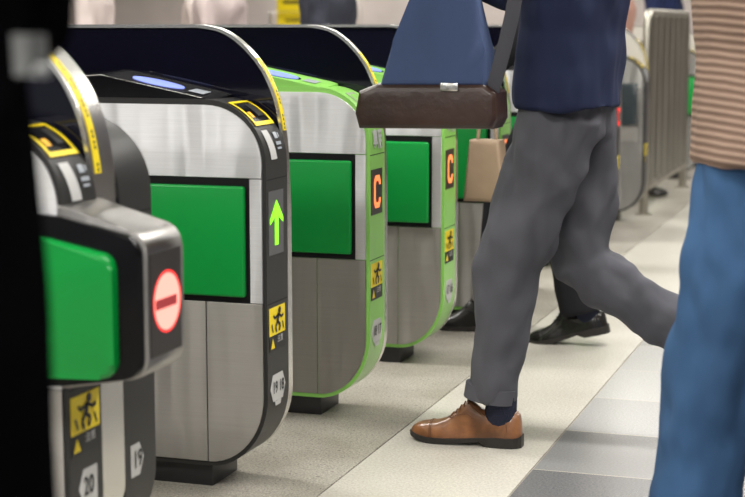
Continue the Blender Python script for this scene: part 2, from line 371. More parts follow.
def far_panel(t, y):
    pts = [(mirx(-1.457), .768), (mirx(-1.457), .80)]+[(mirx(x), z) for x, z in arc(-1.602, .80, .145, .141, 0, 90)][1:]+arc(-1.602, .80, .145, .141, 90, 0)+[(-1.457, .768)]
    bm = bmesh.new(); prism(bm, pts, y, y+.004, .001, 1); obj('far_upper_panel', bm, M['steel'], t)
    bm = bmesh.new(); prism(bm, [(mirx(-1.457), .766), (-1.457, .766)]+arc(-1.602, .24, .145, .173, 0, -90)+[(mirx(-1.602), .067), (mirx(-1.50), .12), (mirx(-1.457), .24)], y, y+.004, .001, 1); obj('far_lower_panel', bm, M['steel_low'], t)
def body(t, Y0, Y1, trim, console=True, con='black'):
    bm = bmesh.new(); prism(bm, core_profile(), Y0, Y1, .004, 2); hs = obj('housing', bm, M[trim], t)
    # seams across the end face
    for z in (.764, .463):
        bm = bmesh.new(); bx(bm, (XF-.002, Y0+.003, z-.001), (XF+.0004, Y1-.003, z+.001)); obj('seam', bm, M['black_matt'], hs)
    bm = bmesh.new(); bx(bm, (mirx(-1.63), Y0+.012, 0), (-1.600, Y1+.03, .075), .003)
    pl = obj('plinth', bm, M['plinth'], t)
    for x in (-1.75, -2.35):
        bm = bmesh.new(); bmesh.ops.create_uvsphere(bm, u_segments=10, v_segments=6, radius=.006, matrix=Matrix.Translation((x, Y0+.019, .045))); obj('plinth_bolt', bm, M['rim'], pl)
    bm = bmesh.new(); bx(bm, (mirx(-1.62), Y0+.005, .07), (-1.60, Y1-.002, .085)); obj('underside', bm, M['black_matt'], t)
    if console:
        # sloped reader console: a wedge whose far edge stands a little higher
        bm = bmesh.new(); n = .0
        prof = [(-2.55, .952), (-1.895, 1.008), (-1.88, 1.0095), (-1.865, 1.008), (-1.612, .957), (-1.59, .951)]
        a = [bm.verts.new((x, Y0+.003, z)) for x, z in prof]; b = [bm.verts.new((x, Y1, z+.010)) for x, z in prof]
        c = [bm.verts.new((prof[-1][0], Y0+.003, .93)), bm.verts.new((prof[0][0], Y0+.003, .93))]; d = [bm.verts.new((prof[-1][0], Y1, .93)), bm.verts.new((prof[0][0], Y1, .93))]
        bm.faces.new(a+c); bm.faces.new((b+d)[::-1])
        for i in range(5): bm.faces.new((a[i], a[i+1], b[i+1], b[i]))
        bm.faces.new((a[5], c[0], d[0], b[5])); bm.faces.new((a[0], c[1], d[1], b[0])); bm.faces.new((c[0], c[1], d[1], d[0]))
        cs = obj('reader_console', bm, M[con], t, smooth=False)
        if con != 'green_trim':
            bm = bmesh.new(); tube(bm, [(-1.88, Y0+.004, 1.0097), (-1.612, Y0+.004, .9572)], [.0012, .0012], 6); tube(bm, [(-1.88, Y0+.004, 1.0097), (-2.2, Y0+.004, .982)], [.0012, .0012], 6); obj('console_edge', bm, M['rim'], cs)
        def top(x, y, l=.0015):
            z = 1.0095+(x+1.88)*(.957-1.0095)/(.268); return V((x, y, z+(y-Y0)/(Y1-Y0)*.010+l))
        for nm, r0, r1, mm, l in (('reader_ring', .076, .042, 'black', .001), ('reader_light', .068, .034, 'blue_glow', .003)):
            bm = bmesh.new(); cx, cy = -1.752, Y0+.060
            vs = [bm.verts.new(top(cx+r0*math.cos(2*math.pi*k/40), cy+r1*math.sin(2*math.pi*k/40), l)) for k in range(40)]
            vb = [bm.verts.new(top(cx+r0*math.cos(2*math.pi*k/40), cy+r1*math.sin(2*math.pi*k/40), l-.003)) for k in range(40)]
            bm.faces.new(vs); bm.faces.new(vb[::-1])
            for k in range(40): bm.faces.new((vs[k], vb[k], vb[(k+1) % 40], vs[(k+1) % 40]))
            obj(nm, bm, M[mm], cs)
        bm = bmesh.new(); vs = [bm.verts.new(top(x, y, .002)) for x, y in ((-1.665, Y0+.04), (-1.625, Y0+.04), (-1.625, Y0+.09), (-1.665, Y0+.09))]; bm.faces.new(vs); obj('small_display', bm, M['lcd'], cs)
    return hs
def ticket_slot(t, Y0, w):
    """yellow framed ticket slot on the front curve"""
    a, b = Y0+.010, Y0+w-.012; sl = thing_part = None
    bm = bmesh.new(); j = strip_on_curve(0, 66, 40, a+.008, b-.008, .0016); join(bm, j); rec = obj('ticket_slot', bm, M['black'], t)
    bm = bmesh.new(); fwid = .010
    join(bm, strip_on_curve(0, 69, 36, a, a+fwid*.9, .003)); join(bm, strip_on_curve(0, 69, 36, b-fwid*.9, b, .003))
    join(bm, strip_on_curve(0, 69, 66, a, b, .0031)); join(bm, strip_on_curve(0, 40, 36, a, b, .0031))
    obj('slot_frame', bm, M['yellow'], rec)
    bm = bmesh.new(); join(bm, strip_on_curve(0, 52, 45, a+.018, a+.036, .0026)); obj('slot_marker', bm, M['orange_item'], rec)
    bm = bmesh.new(); join(bm, strip_on_curve(0, 62, 46, a+.062, b-.020, .0030)); obj('slot_lip', bm, M['dark'], rec)
    # card pictogram below
    bm = strip_on_curve(Y0, 31, 4, .022, .058, .002, slant=.012); pc = obj('card_pictogram', bm, M['white'], t)
    bm = bmesh.new()
    join(bm, strip_on_curve(Y0, 28, 22, .084, .104, .002)); join(bm, strip_on_curve(Y0, 19, 16, .082, .112, .002)); join(bm, strip_on_curve(Y0, 14, 12, .084, .108, .002)); join(bm, strip_on_curve(Y0, 27, 23, .109, .114, .002))
    obj('card_lettering', bm, M['lcd'], t)
def sticker(t, Y0, z0, z1, y0=.012, y1=.114):
    """yellow warning sticker with falling figure, black caption band below"""
    h = z1-z0; w = y1-y0; zm = z0+h*.36
    s = obj('warning_sticker', patch([(y0, zm), (y1, zm), (y1, z1), (y0, z1)], Y0), M['yellow'], t)
    obj('caption_band', patch([(y0, z0), (y1, z0), (y1, zm-.001), (y0, zm-.001)], Y0), M['ink'], s)
    bm = bmesh.new()
    def P(u, v): return V((XF+.0026, Y0+y0+u*w, zm+v*(z1-zm)))
    def stroke(pts, r):
        for p, q in zip(pts, pts[1:]):
            p, q = P(*p), P(*q); d = (q-p).normalized(); n = V((1, 0, 0)).cross(d)*r*w*.8
            bm.faces.new([bm.verts.new(x) for x in (p-n, q-n, q+n, p+n)])
    c = P(.62, .84); bm.faces.new([bm.verts.new(c+V((0, math.cos(a), math.sin(a)))*w*.085) for a in [2*math.pi*k/12 for k in range(12)]])
    stroke([(.55, .74), (.48, .42)], .085); stroke([(.50, .45), (.66, .30), (.58, .10)], .05); stroke([(.46, .44), (.36, .28), (.42, .08)], .05)
    stroke([(.55, .70), (.30, .60), (.22, .72)], .04); stroke([(.56, .70), (.74, .58), (.86, .64)], .04); stroke([(.12, .42), (.2, .12)], .035); stroke([(.8, .4), (.88, .12)], .03)
    obj('pictogram', bm, M['ink'], s)
    bm = bmesh.new(); hh = zm-z0
    bm.faces.new([bm.verts.new(V((XF+.0026, Y0+y0+w*u, z0+hh*v))) for u, v in ((.04, .18), (.30, .18), (.17, .82))]); obj('warning_triangle', bm, M['yellow'], s)
    bm = text_bm('注意', hh*.50, lambda u, v: V((XF+.0026, Y0+y0+w*.64+u, z0+hh*.66+v)))
    obj('caption_lettering', bm, M['white'], s, smooth=False)
def number_label(t, Y0, words, z, yc=.064, w=.098, h=.066, shape='both', emblem=True):
    w2 = w/2; h2 = h/2; k = .018
    if shape == 'both': poly = [(yc-w2, z), (yc-w2+k, z-h2), (yc-w2+k*1.4, z-h2), (yc+w2-k*1.4, z-h2), (yc+w2-k, z-h2), (yc+w2, z), (yc+w2-k, z+h2), (yc-w2+k, z+h2)]
    elif shape == 'right': poly = [(yc-w2, z-h2), (yc+w2-k, z-h2), (yc+w2, z), (yc+w2-k, z+h2), (yc-w2, z+h2)]
    else: poly = [(yc+w2, z+h2), (yc-w2+k, z+h2), (yc-w2, z), (yc-w2+k, z-h2), (yc+w2, z-h2)]
    s = obj('number_label', patch(poly, Y0), M['white'], t)
    if emblem and shape == 'both':
        obj('number_emblem', patch([(yc-.016, z-h2-.012), (yc+.016, z-h2-.012), (yc+.02, z-h2-.001), (yc-.02, z-h2-.001)], Y0), M['white'], s)
    sz = .037 if shape == 'both' else .046
    bm = text_bm(words, sz, lambda u, v: V((XF+.0026, Y0+yc+u*.88, z+v*1.1)), bold=.0006)
    obj('number_lettering', bm, M['ink'], s, smooth=False)
def arrow_sign(t, Y0):
    s = obj('display_panel', patch([(.012, .580), (.108, .580), (.108, .735), (.012, .735)], Y0), mat('display_grey', (.085, .085, .09), .35), t)
    y = .060
    poly = [(y-.011, .603), (y+.011, .603), (y+.011, .672), (y+.042, .655), (y+.042, .668), (y, .712), (y-.042, .668), (y-.042, .655), (y-.011, .672)]
    obj('green_arrow', patch(poly, Y0, .003), M['led_green'], s)
def c_sign(t, Y0, colr='led_orange'):
    s = obj('display_panel', patch([(.012, .592), (.112, .592), (.112, .722), (.012, .722)], Y0), M['led_back'], t)
    bm = bmesh.new(); cy, cz = .062, .657; ro = (.031, .047); ri = (.015, .031)
    def oct_(r, k=.45): return [(r[0], r[1]*.40), (r[0], r[1]*.62), (r[0]*.6, r[1]), (-r[0]*.6, r[1]), (-r[0], r[1]*.62), (-r[0], -r[1]*.62), (-r[0]*.6, -r[1]), (r[0]*.6, -r[1]), (r[0], -r[1]*.62), (r[0], -r[1]*.40)]
    O, I = oct_(ro), oct_(ri); I[0] = (ri[0], ro[1]*.40); I[-1] = (ri[0], -ro[1]*.40); I[1] = (ri[0], ri[1]*.75); I[-2] = (ri[0], -ri[1]*.75)
    a = [bm.verts.new((XF+.003, Y0+cy+u, cz+v)) for u, v in O]; b = [bm.verts.new((XF+.003, Y0+cy+u, cz+v)) for u, v in I]
    for i in range(len(a)-1): bm.faces.new((a[i], a[i+1], b[i+1], b[i]))
    obj('letter_c', bm, M[colr], s, smooth=False)

def gate(Y0, label, trim, sign, num, w=.138, dx=0, far=False, screen='screen', flap=True):
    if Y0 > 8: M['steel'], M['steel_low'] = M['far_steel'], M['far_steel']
    t = thing('ticket_gate', label, 'ticket gate', (XF, Y0, 0), 'row of ticket gates')
    con = 'green_trim' if trim == 'green_trim' else 'black'
    side_panels(t, Y0, flap=flap)
    body(t, Y0, Y0+w, trim, True, con)
    rim = build_hood(t, Y0+w, Y0+w+.028, scr=screen); far_panel(t, Y0+w+.028)
    if trim == 'green_trim':
        bm = text_bm('専用', .052, lambda u, v: fp(Y0+.070+u*.86, fz(.803+v*1.15), .0022), bold=.0016); obj('white_lettering', bm, M['white'], t, smooth=False)
        bm = bmesh.new(); join(bm, strip_on_curve(Y0, 62, 26, .030, .100, .002)); pl = obj('curved_guide_plate', bm, mat('translucent_guide', (.42, .50, .36), .2), t)
        bm = bmesh.new(); join(bm, strip_on_curve(Y0, 58, 30, .040, .090, .0032)); obj('guide_inlay', bm, M['green_trim'], pl)
    else:
        ticket_slot(t, Y0, w)
    if sign == 'arrow': arrow_sign(t, Y0)
    elif sign == 'c': c_sign(t, Y0)
    elif sign == 'red': c_sign(t, Y0, 'led_red')
    sticker(t, Y0, .345, .452)
    if num: number_label(t, Y0, num, .252)
    rim_label(rim, 1.06, .865, Y0+w+.005, Y0+w+.023)
    return t
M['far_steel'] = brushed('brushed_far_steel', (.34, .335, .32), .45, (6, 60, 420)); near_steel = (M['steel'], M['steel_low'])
gate(3.577, 'ticket gate with charcoal end showing a green lit arrow and number 19 18', 'dark', 'arrow', '19 18')
gate(4.357, 'lime green ended ticket gate with orange letter C and number 18 17', 'green_trim', 'c', '18 17')
gate(5.137, 'lime green ended ticket gate numbered 17 16, farther one showing an orange C', 'green_trim', 'c', '17 16')
gate(5.917, 'ticket gate mostly hidden behind the dark trousered legs next past number 17 16', 'green_trim', 'c', '')
gate(6.697, 'ticket gate hidden behind the grey trousered walker', 'dark', 'arrow', '')
gate(7.477, 'far green edged ticket gate just right of the grey trouser leg', 'green_trim', 'c', '')
gate(8.40, 'far grey ticket gate with red lit sign and yellow sticker by the navy jacket hem', 'dark', 'red', '')
gate(9.36, 'far grey ticket gate with a dark window, directly before the ribbed metal barrier', 'dark', '', '', screen='pale_screen', flap=False)
gate(12.1, 'farthest ticket gate, showing past the right edge of the ribbed barrier', 'dark', '', '', screen='pale_screen')

M['steel'], M['steel_low'] = near_steel
# the wide double gate in the foreground, left
t = thing('ticket_gate', 'nearest ticket gate with red no entry light on a protruding flap box', 'ticket gate', (XF, 2.60, 0), 'row of ticket gates')
Y0 = 2.600
side_panels(t, Y0, flap=False)
body(t, Y0, 2.728, 'dark', True, 'black'); ticket_slot(t, Y0, .128)
rim = build_hood(t, 2.728, 2.820)
rim_label(rim, 1.11, .835, 2.742, 2.764); 
body(t, 2.822, 2.960, 'grey_far' if False else 'dark', False)
far_panel(t, 2.960)
bm = bmesh.new(); bx(bm, (XF-.10, 2.8185, .2), (XF-.001, 2.8235, .80)); obj('black_joint', bm, M['black_matt'], t)
sticker(t, Y0, .335, .448, .008, .118)
number_label(t, Y0, '20', .268, .068, .072, .070, 'left'); number_label(t, 2.822, '19', .266, .052, .056, .066, 'right')
# protruding flap box
XB = -1.279
M['box_metal'] = brushed('brushed_box_metal', (.34, .33, .32), .36, (6, 60, 300))
def boxprof(d=0, x0=-2.3):
    return [(x0, .845-d), (-1.56, .845-d), (-1.447, .806-d)] + arc(XB-.045, .725, .045-d*.9, .045-d*.9, 70, 0, 6) + arc(XB-.04, .535, .04-d, .04-d, 0, -80, 6) + [(-1.447, .470+d), (x0, .455+d)]
bm = bmesh.new(); prism(bm, [p for p in boxprof() if True][2:-1]+[(-1.447, .47)] if False else [(-1.46, .808)]+boxprof()[2:-1]+[(-1.46, .47)], Y0-.004, 2.746, .003, 2)
fb = obj('flap_box', bm, M['box_metal'], t)
bm = bmesh.new(); prism(bm, [(-2.3, .775), (-1.56, .795), (-1.447, .789)]+[(x, z-.004) for x, z in arc(XB-.050, .725, .042, .042, 70, 0, 6)]+arc(XB-.045, .535, .037, .037, 0, -80, 6)+[(-1.447, .478), (-2.3, .462)], Y0-.020, Y0+.003, .005, 2)
fr = obj('flap_frame', bm, M['black'], t)
bm = bmesh.new(); gp = [(-2.28, .745), (-1.55, .760), (-1.50, .757)]+arc(-1.360, .700, .030, .030, 75, 0, 6)+arc(-1.360, .530, .030, .030, 0, -90, 6)+[(-1.60, .492), (-2.28, .490)]
prism(bm, gp, Y0-.042, Y0-.012, .012, 3); obj('flap_cover', bm, M['green_flap'], t)
def bpatch(poly, lift, m, name, parent):
    bm = bmesh.new(); a = [bm.verts.new((XB+lift, y, z)) for y, z in poly]; b = [bm.verts.new((XB+lift-.002, y, z)) for y, z in poly]
    bm.faces.new(a); bm.faces.new(b[::-1])
    for i in range(len(a)): bm.faces.new((a[i], b[i], b[(i+1) % len(a)], a[(i+1) % len(a)]))
    return obj(name, bm, m, parent, False)
dp = bpatch([(2.602, .535), (2.732, .535), (2.732, .724), (2.602, .724)], .0015, M['led_back'], 'display_panel', fb)
def circ(cy, cz, r, n=36): return [(cy+r*math.cos(2*math.pi*k/n), cz+r*math.sin(2*math.pi*k/n)) for k in range(n)]
bpatch(circ(2.672, .630, .0575), .0022, M['led_red'], 'red_ring', dp)
bpatch(circ(2.670, .630, .0525), .0030, M['led_pink'], 'no_entry_disc', dp)
bpatch([(2.620, .620), (2.708, .620), (2.708, .638), (2.620, .638)], .0038, mat('dim_red_led', (.2, .02, .02), .5, emit=.6, ecol=(.42, .03, .04)), 'no_entry_bar', dp)

# ------------------------------------------------------------------ ribbed barrier past the gates
FX = -1.505
t = thing('metal_barrier', 'tall ribbed stainless steel barrier panel standing on legs beyond the far gates', 'barrier', (FX, 9.75, 0))
fmt = brushed('barrier_steel', (.44, .42, .36), .36, (40, 8, 80))
bm = bmesh.new(); n = 26; y0, y1 = 9.80, 11.45
pts = []
for i in range(n+1):
    y = y0+(y1-y0)*i/n; pts.append((y, .014 if i % 4 in (1, 2) else -.010))
for s in (1,):
    top = [bm.verts.new((FX+.012+d, y, 1.19)) for y, d in pts]; bot = [bm.verts.new((FX+.012+d, y, .19)) for y, d in pts]
    tb = [bm.verts.new((FX-.018+d, y, 1.19)) for y, d in pts]; bb = [bm.verts.new((FX-.018+d, y, .19)) for y, d in pts]
    for i in range(n):
        bm.faces.new((top[i], top[i+1], bot[i+1], bot[i])); bm.faces.new((tb[i+1], tb[i], bb[i], bb[i+1]))
        bm.faces.new((top[i], top[i+1], tb[i+1], tb[i])); bm.faces.new((bot[i], bot[i+1], bb[i+1], bb[i]))
obj('ribbed_panel', bm, fmt, t)
bm = bmesh.new(); R = .06
path = [(FX, 9.76, .16), (FX, 9.76, 1.12), (FX, 9.775, 1.18), (FX, 9.82, 1.2), (FX, 11.44, 1.2), (FX, 11.485, 1.18), (FX, 11.5, 1.12), (FX, 11.5, .16), (FX, 11.47, .16), (FX, 9.79, .16)]
tube(bm, path, [.026]*len(path), 14, V((1, 0, 0))); tube(bm, [(FX, 9.76, .165), (FX, 11.5, .165)], [.026, .026], 14, V((1, 0, 0)))
obj('tubular_frame', bm, fmt, t)
for y in (9.76, 11.5):
    bm = bmesh.new(); tube(bm, [(FX, y, 0), (FX, y, .17)], [.026, .026], 14); tube(bm, [(FX, y, 0), (FX, y, .008)], [.05, .05], 14); obj('leg', bm, fmt, t)
# second handrail further right/behind: dark window on the farther gate
for g in [o for o in C.objects if o.name.startswith('ticket_gate') and abs(o.location.y-9.36) < .01]:
    bm = bmesh.new(); bx(bm, (-2.4, 9.357, .466), (-1.489, 9.362, .767)); obj('middle_side_panel', bm, M['steel_low'], g)
    bm = bmesh.new(); bx(bm, (-1.585, 9.346, .56), (-1.49, 9.362, .80), .004); obj('window_panel', bm, mat('dark_window', (.03, .04, .045), .2), g)

# ------------------------------------------------------------------ people
skin_m = mat('skin', (.55, .33, .24), .5, var=.06, vscale=20)
hair_m = mat('black_hair', (.012, .010, .009), .4, bump=.6, bscale=60, stretch=(1, 1, .15))
def cloth(name, col, rough=.85, b=.35, sc=12, var=.12): return mat(name, col, rough, bump=b, bscale=sc, stretch=(1, 1, .5), var=var, vscale=5, spec=.2)
def shoe(parent, heel, fwd, L, upper_m, sole_m, pitch=0, detail_m=None, lace_m=None, socks=None):
    """leather shoe: heel = ground point under the heel, fwd = heading, pitch = heel lift in degrees (turns about the toe)"""
    k = L/.317; fwd = V(fwd).normalized(); side = V((0, 0, 1)).cross(fwd)
    pa = math.radians(pitch); piv = .235*k
    def T(x, y, z):
        x *= k; y *= k; z *= k
        dx, dz = x-piv, z
        x2 = piv+dx*math.cos(pa)+dz*math.sin(pa); z2 = -dx*math.sin(pa)+dz*math.cos(pa)
        return V(heel)+fwd*x2+side*y+V((0, 0, z2))
    S = [(.001, .030, .070, .012), (.006, .026, .092, .024), (.020, .024, .101, .032), (.04, .024, .099, .036), (.065, .024, .092, .037), (.09, .022, .091, .036), (.115, .020, .100, .036), (.137, .018, .116, .036),
         (.152, .016, .122, .036), (.168, .015, .108, .038), (.188, .014, .087, .041), (.212, .013, .068, .044), (.235, .013, .060, .0455), (.26, .013, .056, .044), (.28, .015, .053, .038), (.297, .017, .047, .029), (.309, .019, .039, .018), (.316, .021, .030, .006)]
    def ring(bm, s, grow=0.0, n=20, lo=0.0):
        x, zb, zt, w = s; vs = []
        for i in range(n+1):
            a = math.pi*i/n; c, q = math.cos(a), math.sin(a)
            yy = (w+grow)*(abs(c)**.75)*(1 if c > 0 else -1); 
            nar = .62 if .12 < x < .19 else (.8 if x < .12 else .9)
            hfrac = q**.9
            yy *= 1-(1-nar)*hfrac
            vs.append(bm.verts.new(T(x, yy, zb+(zt+grow-zb)*hfrac)))
        return vs
    def loft(bm, secs, grow=0.0):
        rs = [ring(bm, s, grow) for s in secs]
        for a, b in zip(rs, rs[1:]):
            for i in range(len(a)-1): bm.faces.new((a[i], a[i+1], b[i+1], b[i]))
            bm.faces.new((a[0], b[0], b[-1], a[-1]))
        bm.faces.new(rs[0]); bm.faces.new(rs[-1][::-1])
    bm = bmesh.new(); loft(bm, S); sh = obj('shoe', bm, upper_m, parent)
    # sole with stacked heel
    bm = bmesh.new(); prev = None
    for x, zb, zt, w in S+[]:
        zl = .0 if x < .102 else (.013 if x < .12 else (.010 if x < .15 else max(0.0, .007-(x-.15)*.1) + max(0, x-.25)**2*3.4))
        wv = w*1.0+.004
        if x in (.115,): wv = w
        c = [bm.verts.new(T(x+(.003 if x > .3 else (-.003 if x < .002 else 0)), s*wv, z)) for s, z in ((1, zb+.004), (-1, zb+.004), (-1, zl), (1, zl))]
        if prev:
            for i in range(4): bm.faces.new((prev[i], prev[(i+1) % 4], c[(i+1) % 4], c[i]))
        else: bm.faces.new(c)
        prev = c
    bm.faces.new(prev[::-1]); obj('sole', bm, sole_m, sh, smooth=False)
    if detail_m:
        # cap seam, facing seam and heel seam as raised stitched bands
        def seam(path, r=.0009):
            b2 = bmesh.new(); tube(b2, path, [r*k]*len(path), 6); return b2
        def onsurf(x, frac, g=.0008):
            for a, b in zip(S, S[1:]):
                if a[0] <= x <= b[0]:
                    f = (x-a[0])/(b[0]-a[0]); s = [a[i]+(b[i]-a[i])*f for i in range(4)]; break
            c, q = math.cos(frac*math.pi), math.sin(frac*math.pi); nar = .62 if .12 < x < .19 else (.8 if x < .12 else .9)
            hf = q**.9; yy = (s[3]+g)*(abs(c)**.75)*(1 if c > 0 else -1)*(1-(1-nar)*hf)
            return T(x, yy, s[1]+(s[2]+g-s[1])*hf)
        bm = bmesh.new(); join(bm, seam([onsurf(.247+.006*math.sin(math.pi*i/16), i/16) for i in range(17)])); join(bm, seam([onsurf(.252+.006*math.sin(math.pi*i/16), i/16) for i in range(17)]))
        for fl in (0, 1):
            m_ = (lambda q: q) if not fl else (lambda q: 1-q)
            join(bm, seam([onsurf(x, m_(q)) for x, q in ((.105, .16), (.125, .19), (.15, .22), (.175, .27), (.195, .33), (.205, .42))]))
            join(bm, seam([onsurf(x, m_(q)) for x, q in ((.035, .08), (.04, .2), (.034, .32), (.022, .44))]))
            join(bm, seam([onsurf(x, m_(q)) for x, q in ((.012, .43), (.04, .37), (.065, .33), (.09, .31), (.115, .34), (.138, .38))], .0016))
        obj('stitching', bm, detail_m, sh)
        bm = bmesh.new()
        for i in range(5):
            x = .150+.0115*i
            tube(bm, [onsurf(x, q, .0022) for q in (.34, .42, .5, .58, .66)], [.0016*k]*5, 6)
        tube(bm, [onsurf(.150, .5, .004)+V(p)*k for p in ((0, 0, 0), (0, -.012, .004), (0, -.022, -.004), (.002, -.012, -.008))], [.0014*k]*4, 6)
        obj('shoelace', bm, lace_m, sh)
    return sh
def hand(bm, wrist, d, palm_n, s=1.0, curl=35, thumb=1):
    """palm and five fingers appended to a body mesh before remeshing; d = pointing direction, palm_n = palm normal"""
    d = V(d).normalized(); pn = (V(palm_n)-d*V(palm_n).dot(d)).normalized(); sd = d.cross(pn)*thumb
    tube(bm, [wrist, wrist+d*.03*s, wrist+d*.085*s], [(.017*s, .024*s), (.014*s, .034*s), (.012*s, .038*s)], 12, pn)
    for i, (o, ln) in enumerate(((.029, .072), (.010, .080), (-.010, .075), (-.028, .058))):
        p = wrist+d*.078*s+sd*o*s; pts = [p]; a = math.radians(curl*.4); q = p
        for f in (.45, .32, .25):
            q = q+(d*math.cos(a)+pn*math.sin(a))*ln*f*s; pts.append(q); a += math.radians(curl)
        tube(bm, pts, [.0095*s, .009*s, .008*s, .007*s], 8, sd)
    p = wrist+d*.025*s+sd*.026*s
    tube(bm, [p, p+(d*.6+sd*.7+pn*.3).normalized()*.035*s, p+(d*.6+sd*.7+pn*.3).normalized()*.035*s+(d*.85+sd*.25+pn*.4).normalized()*.04*s], [.013*s, .011*s, .008*s], 8, pn)
def lerp(a, b, t): return V(a)*(1-t)+V(b)*t
def person(label, J, f, coat, trous, coat_hem, hair=True, shoes=('black', 'black'), voxel=.011, group=None, jd=.006, coat_w=(.185, .125), cuffs=False, td=.007, hem=('l', 'r'), leg_r=None, shoe_L=.28, name='person', loc=None, shoe_pitch=(0, 0), shoe_dir=None, hem_z=.11, skirt=1.0, belt=None, detail=False, sleeve=1.0):
    f = V(f).normalized(); l = V((0, 0, 1)).cross(f); hip = J['hip']
    t = thing(name, label, 'person', loc or (hip.x, hip.y, 0), group)
    neck, head, chest = J['neck'], J['head'], J['chest']
    # body: one remeshed surface
    bm = bmesh.new()
    sp = [hip-V((0, 0, .07)), hip, lerp(hip, chest, .45), chest, lerp(chest, neck, .6), neck]
    tube(bm, sp, [(.13, .09), (.155, .105), (.13, .095), (.16, .11), (.15, .09), (.06, .06)], 20, l)
    tube(bm, [neck-V((0, 0, .04)), lerp(neck, head, .55)], [.056, .052], 14, l)
    R3 = Matrix((f, l, V((0, 0, 1)))).transposed()
    ball(bm, head+V((0, 0, .025)), (.098, .078, .105), R3, 20); ball(bm, head+f*.022-V((0, 0, .055)), (.068, .055, .062), R3, 16)
    tube(bm, [head+f*.085+V((0, 0, .02)), head+f*.105-V((0, 0, .012)), head+f*.112-V((0, 0, .024))], [.008, .013, .014], 8, l)      # nose
    ball(bm, head+f*.088-V((0, 0, .055)), (.010, .024, .010), R3, 10)                                                            # lips
    for s in (1, -1):
        ball(bm, head+l*s*.080-f*.005, (.016, .008, .03), R3, 8)
        ball(bm, head+f*.084+l*s*.032+V((0, 0, .032)), (.012, .022, .008), R3, 8)
        S = 'l' if s > 0 else 'r'; sh, el, wr = J['sh'+S], J['el'+S], J['wr'+S]
        tube(bm, [lerp(sh, neck, .5), sh, lerp(sh, el, .5), el, lerp(el, wr, .35), wr], [.045, .052, .045, .037, .038, .024], 12, f if abs((el-sh).normalized().dot(f)) < .9 else l)
        hd = J.get('hd'+S, (wr-el)); pn = J.get('pn'+S, -l*s)
        hand(bm, wr, hd, pn, 1.0, J.get('curl', 30), s)
        kn, an = J['kn'+S], J['an'+S]; hj = hip+l*s*.085-V((0, 0, .03))
        fd = V((shoe_dir or f)).normalized()
        tube(bm, [hj, lerp(hj, kn, .5), kn, lerp(kn, an, .3), an], [.075, .058, .040, .038, .028], 14, l)
    b = remeshed('body', bm, skin_m, t, max(voxel*.75, .0075), 2)
    bm = bmesh.new()
    for s in (1, -1): ball(bm, head+f*.089+l*s*.032+V((0, 0, .018)), (.006, .011, .006), R3, 8)
    obj('eyes', bm, M['ink'], t)
    if hair:
        bm = bmesh.new(); ball(bm, head+V((0, 0, .04))-f*.010, (.108, .090, .108), R3, 20)
        for v in [v for v in bm.verts if (v.co-head).dot(f) > .055 and v.co.z < head.z+.075]: v.co -= f*.05
        for v in [v for v in bm.verts if v.co.z < head.z-.02]: v.co.z = head.z-.02; v.co = lerp(v.co, head-V((0, 0, .02)), .1)
        obj('hair', bm, hair_m, t)
    # trousers
    bm = bmesh.new(); lr = leg_r or [(.092, .098), (.085, .088), (.072, .075), (.066, .068), (.068, .070)]
    tube(bm, [hip+V((0, 0, .10)), hip+V((0, 0, .02)), hip-V((0, 0, .09))], [(.15, .108), (.168, .122), (.155, .115)], 20, l)
    for s in (1, -1):
        S = 'l' if s > 0 else 'r'; kn, an = J['kn'+S], J['an'+S]; hj = hip+l*s*.082-V((0, 0, .05))
        he = J.get('he'+S) or (an+(kn-an).normalized()*.02)
        tube(bm, [hj+V((0, 0, .03)), lerp(hj, kn, .25), lerp(hj, kn, .6), kn, lerp(kn, he, .4), he], [lr[0], lr[0], lr[1], lr[2], lr[3], lr[4]], 18, l)
    tr = remeshed('trousers', bm, trous, t, voxel, 3, td, .09, len(C.objects))
    if cuffs:
        for S in ('l', 'r'):
            kn, an = J['kn'+S], J['an'+S]; he = J.get('he'+S) or an; d = (kn-he).normalized()
            bm = bmesh.new(); r = lr[4]; tube(bm, [he-d*.006, he+d*.034], [(r[0]+.004, r[1]+.004), (r[0]+.003, r[1]+.003)], 24, l); obj('trouser_cuff', bm, trous, tr)
    # coat / jumper
    bm = bmesh.new(); w, dp = coat_w
    hemc = J.get('hem') or V((hip.x, hip.y, coat_hem))
    tube(bm, [hemc, lerp(hemc, hip+V((0, 0, .1)), .6) if hemc.z < hip.z else hip+V((0, 0, .04)), lerp(hip, chest, .55), chest, lerp(chest, neck, .65), neck+V((0, 0, .012))],
         [(w*skirt, dp*skirt), (w*1.0, dp*1.02), (w*.93, dp*.97), (w*1.03, dp*1.05), (w*.86, dp*.8), (.072, .072)], 24, l)
    for s in (1, -1):
        S = 'l' if s > 0 else 'r'; sh, el, wr = J['sh'+S], J['el'+S], J['wr'+S]
        tube(bm, [lerp(sh, neck, .55), sh, lerp(sh, el, .5), el, lerp(el, wr, .97)], [.06, .075*sleeve, .066*sleeve, .058*sleeve, .044*sleeve], 14, f if abs((el-sh).normalized().dot(f)) < .9 else l)
    cname = 'jumper' if 'knit' in coat.name else 'jacket'
    ct = remeshed(cname, bm, coat, t, voxel, 3, jd, .12, 3+len(C.objects))
    # shoes and socks
    sd = V(shoe_dir or f)
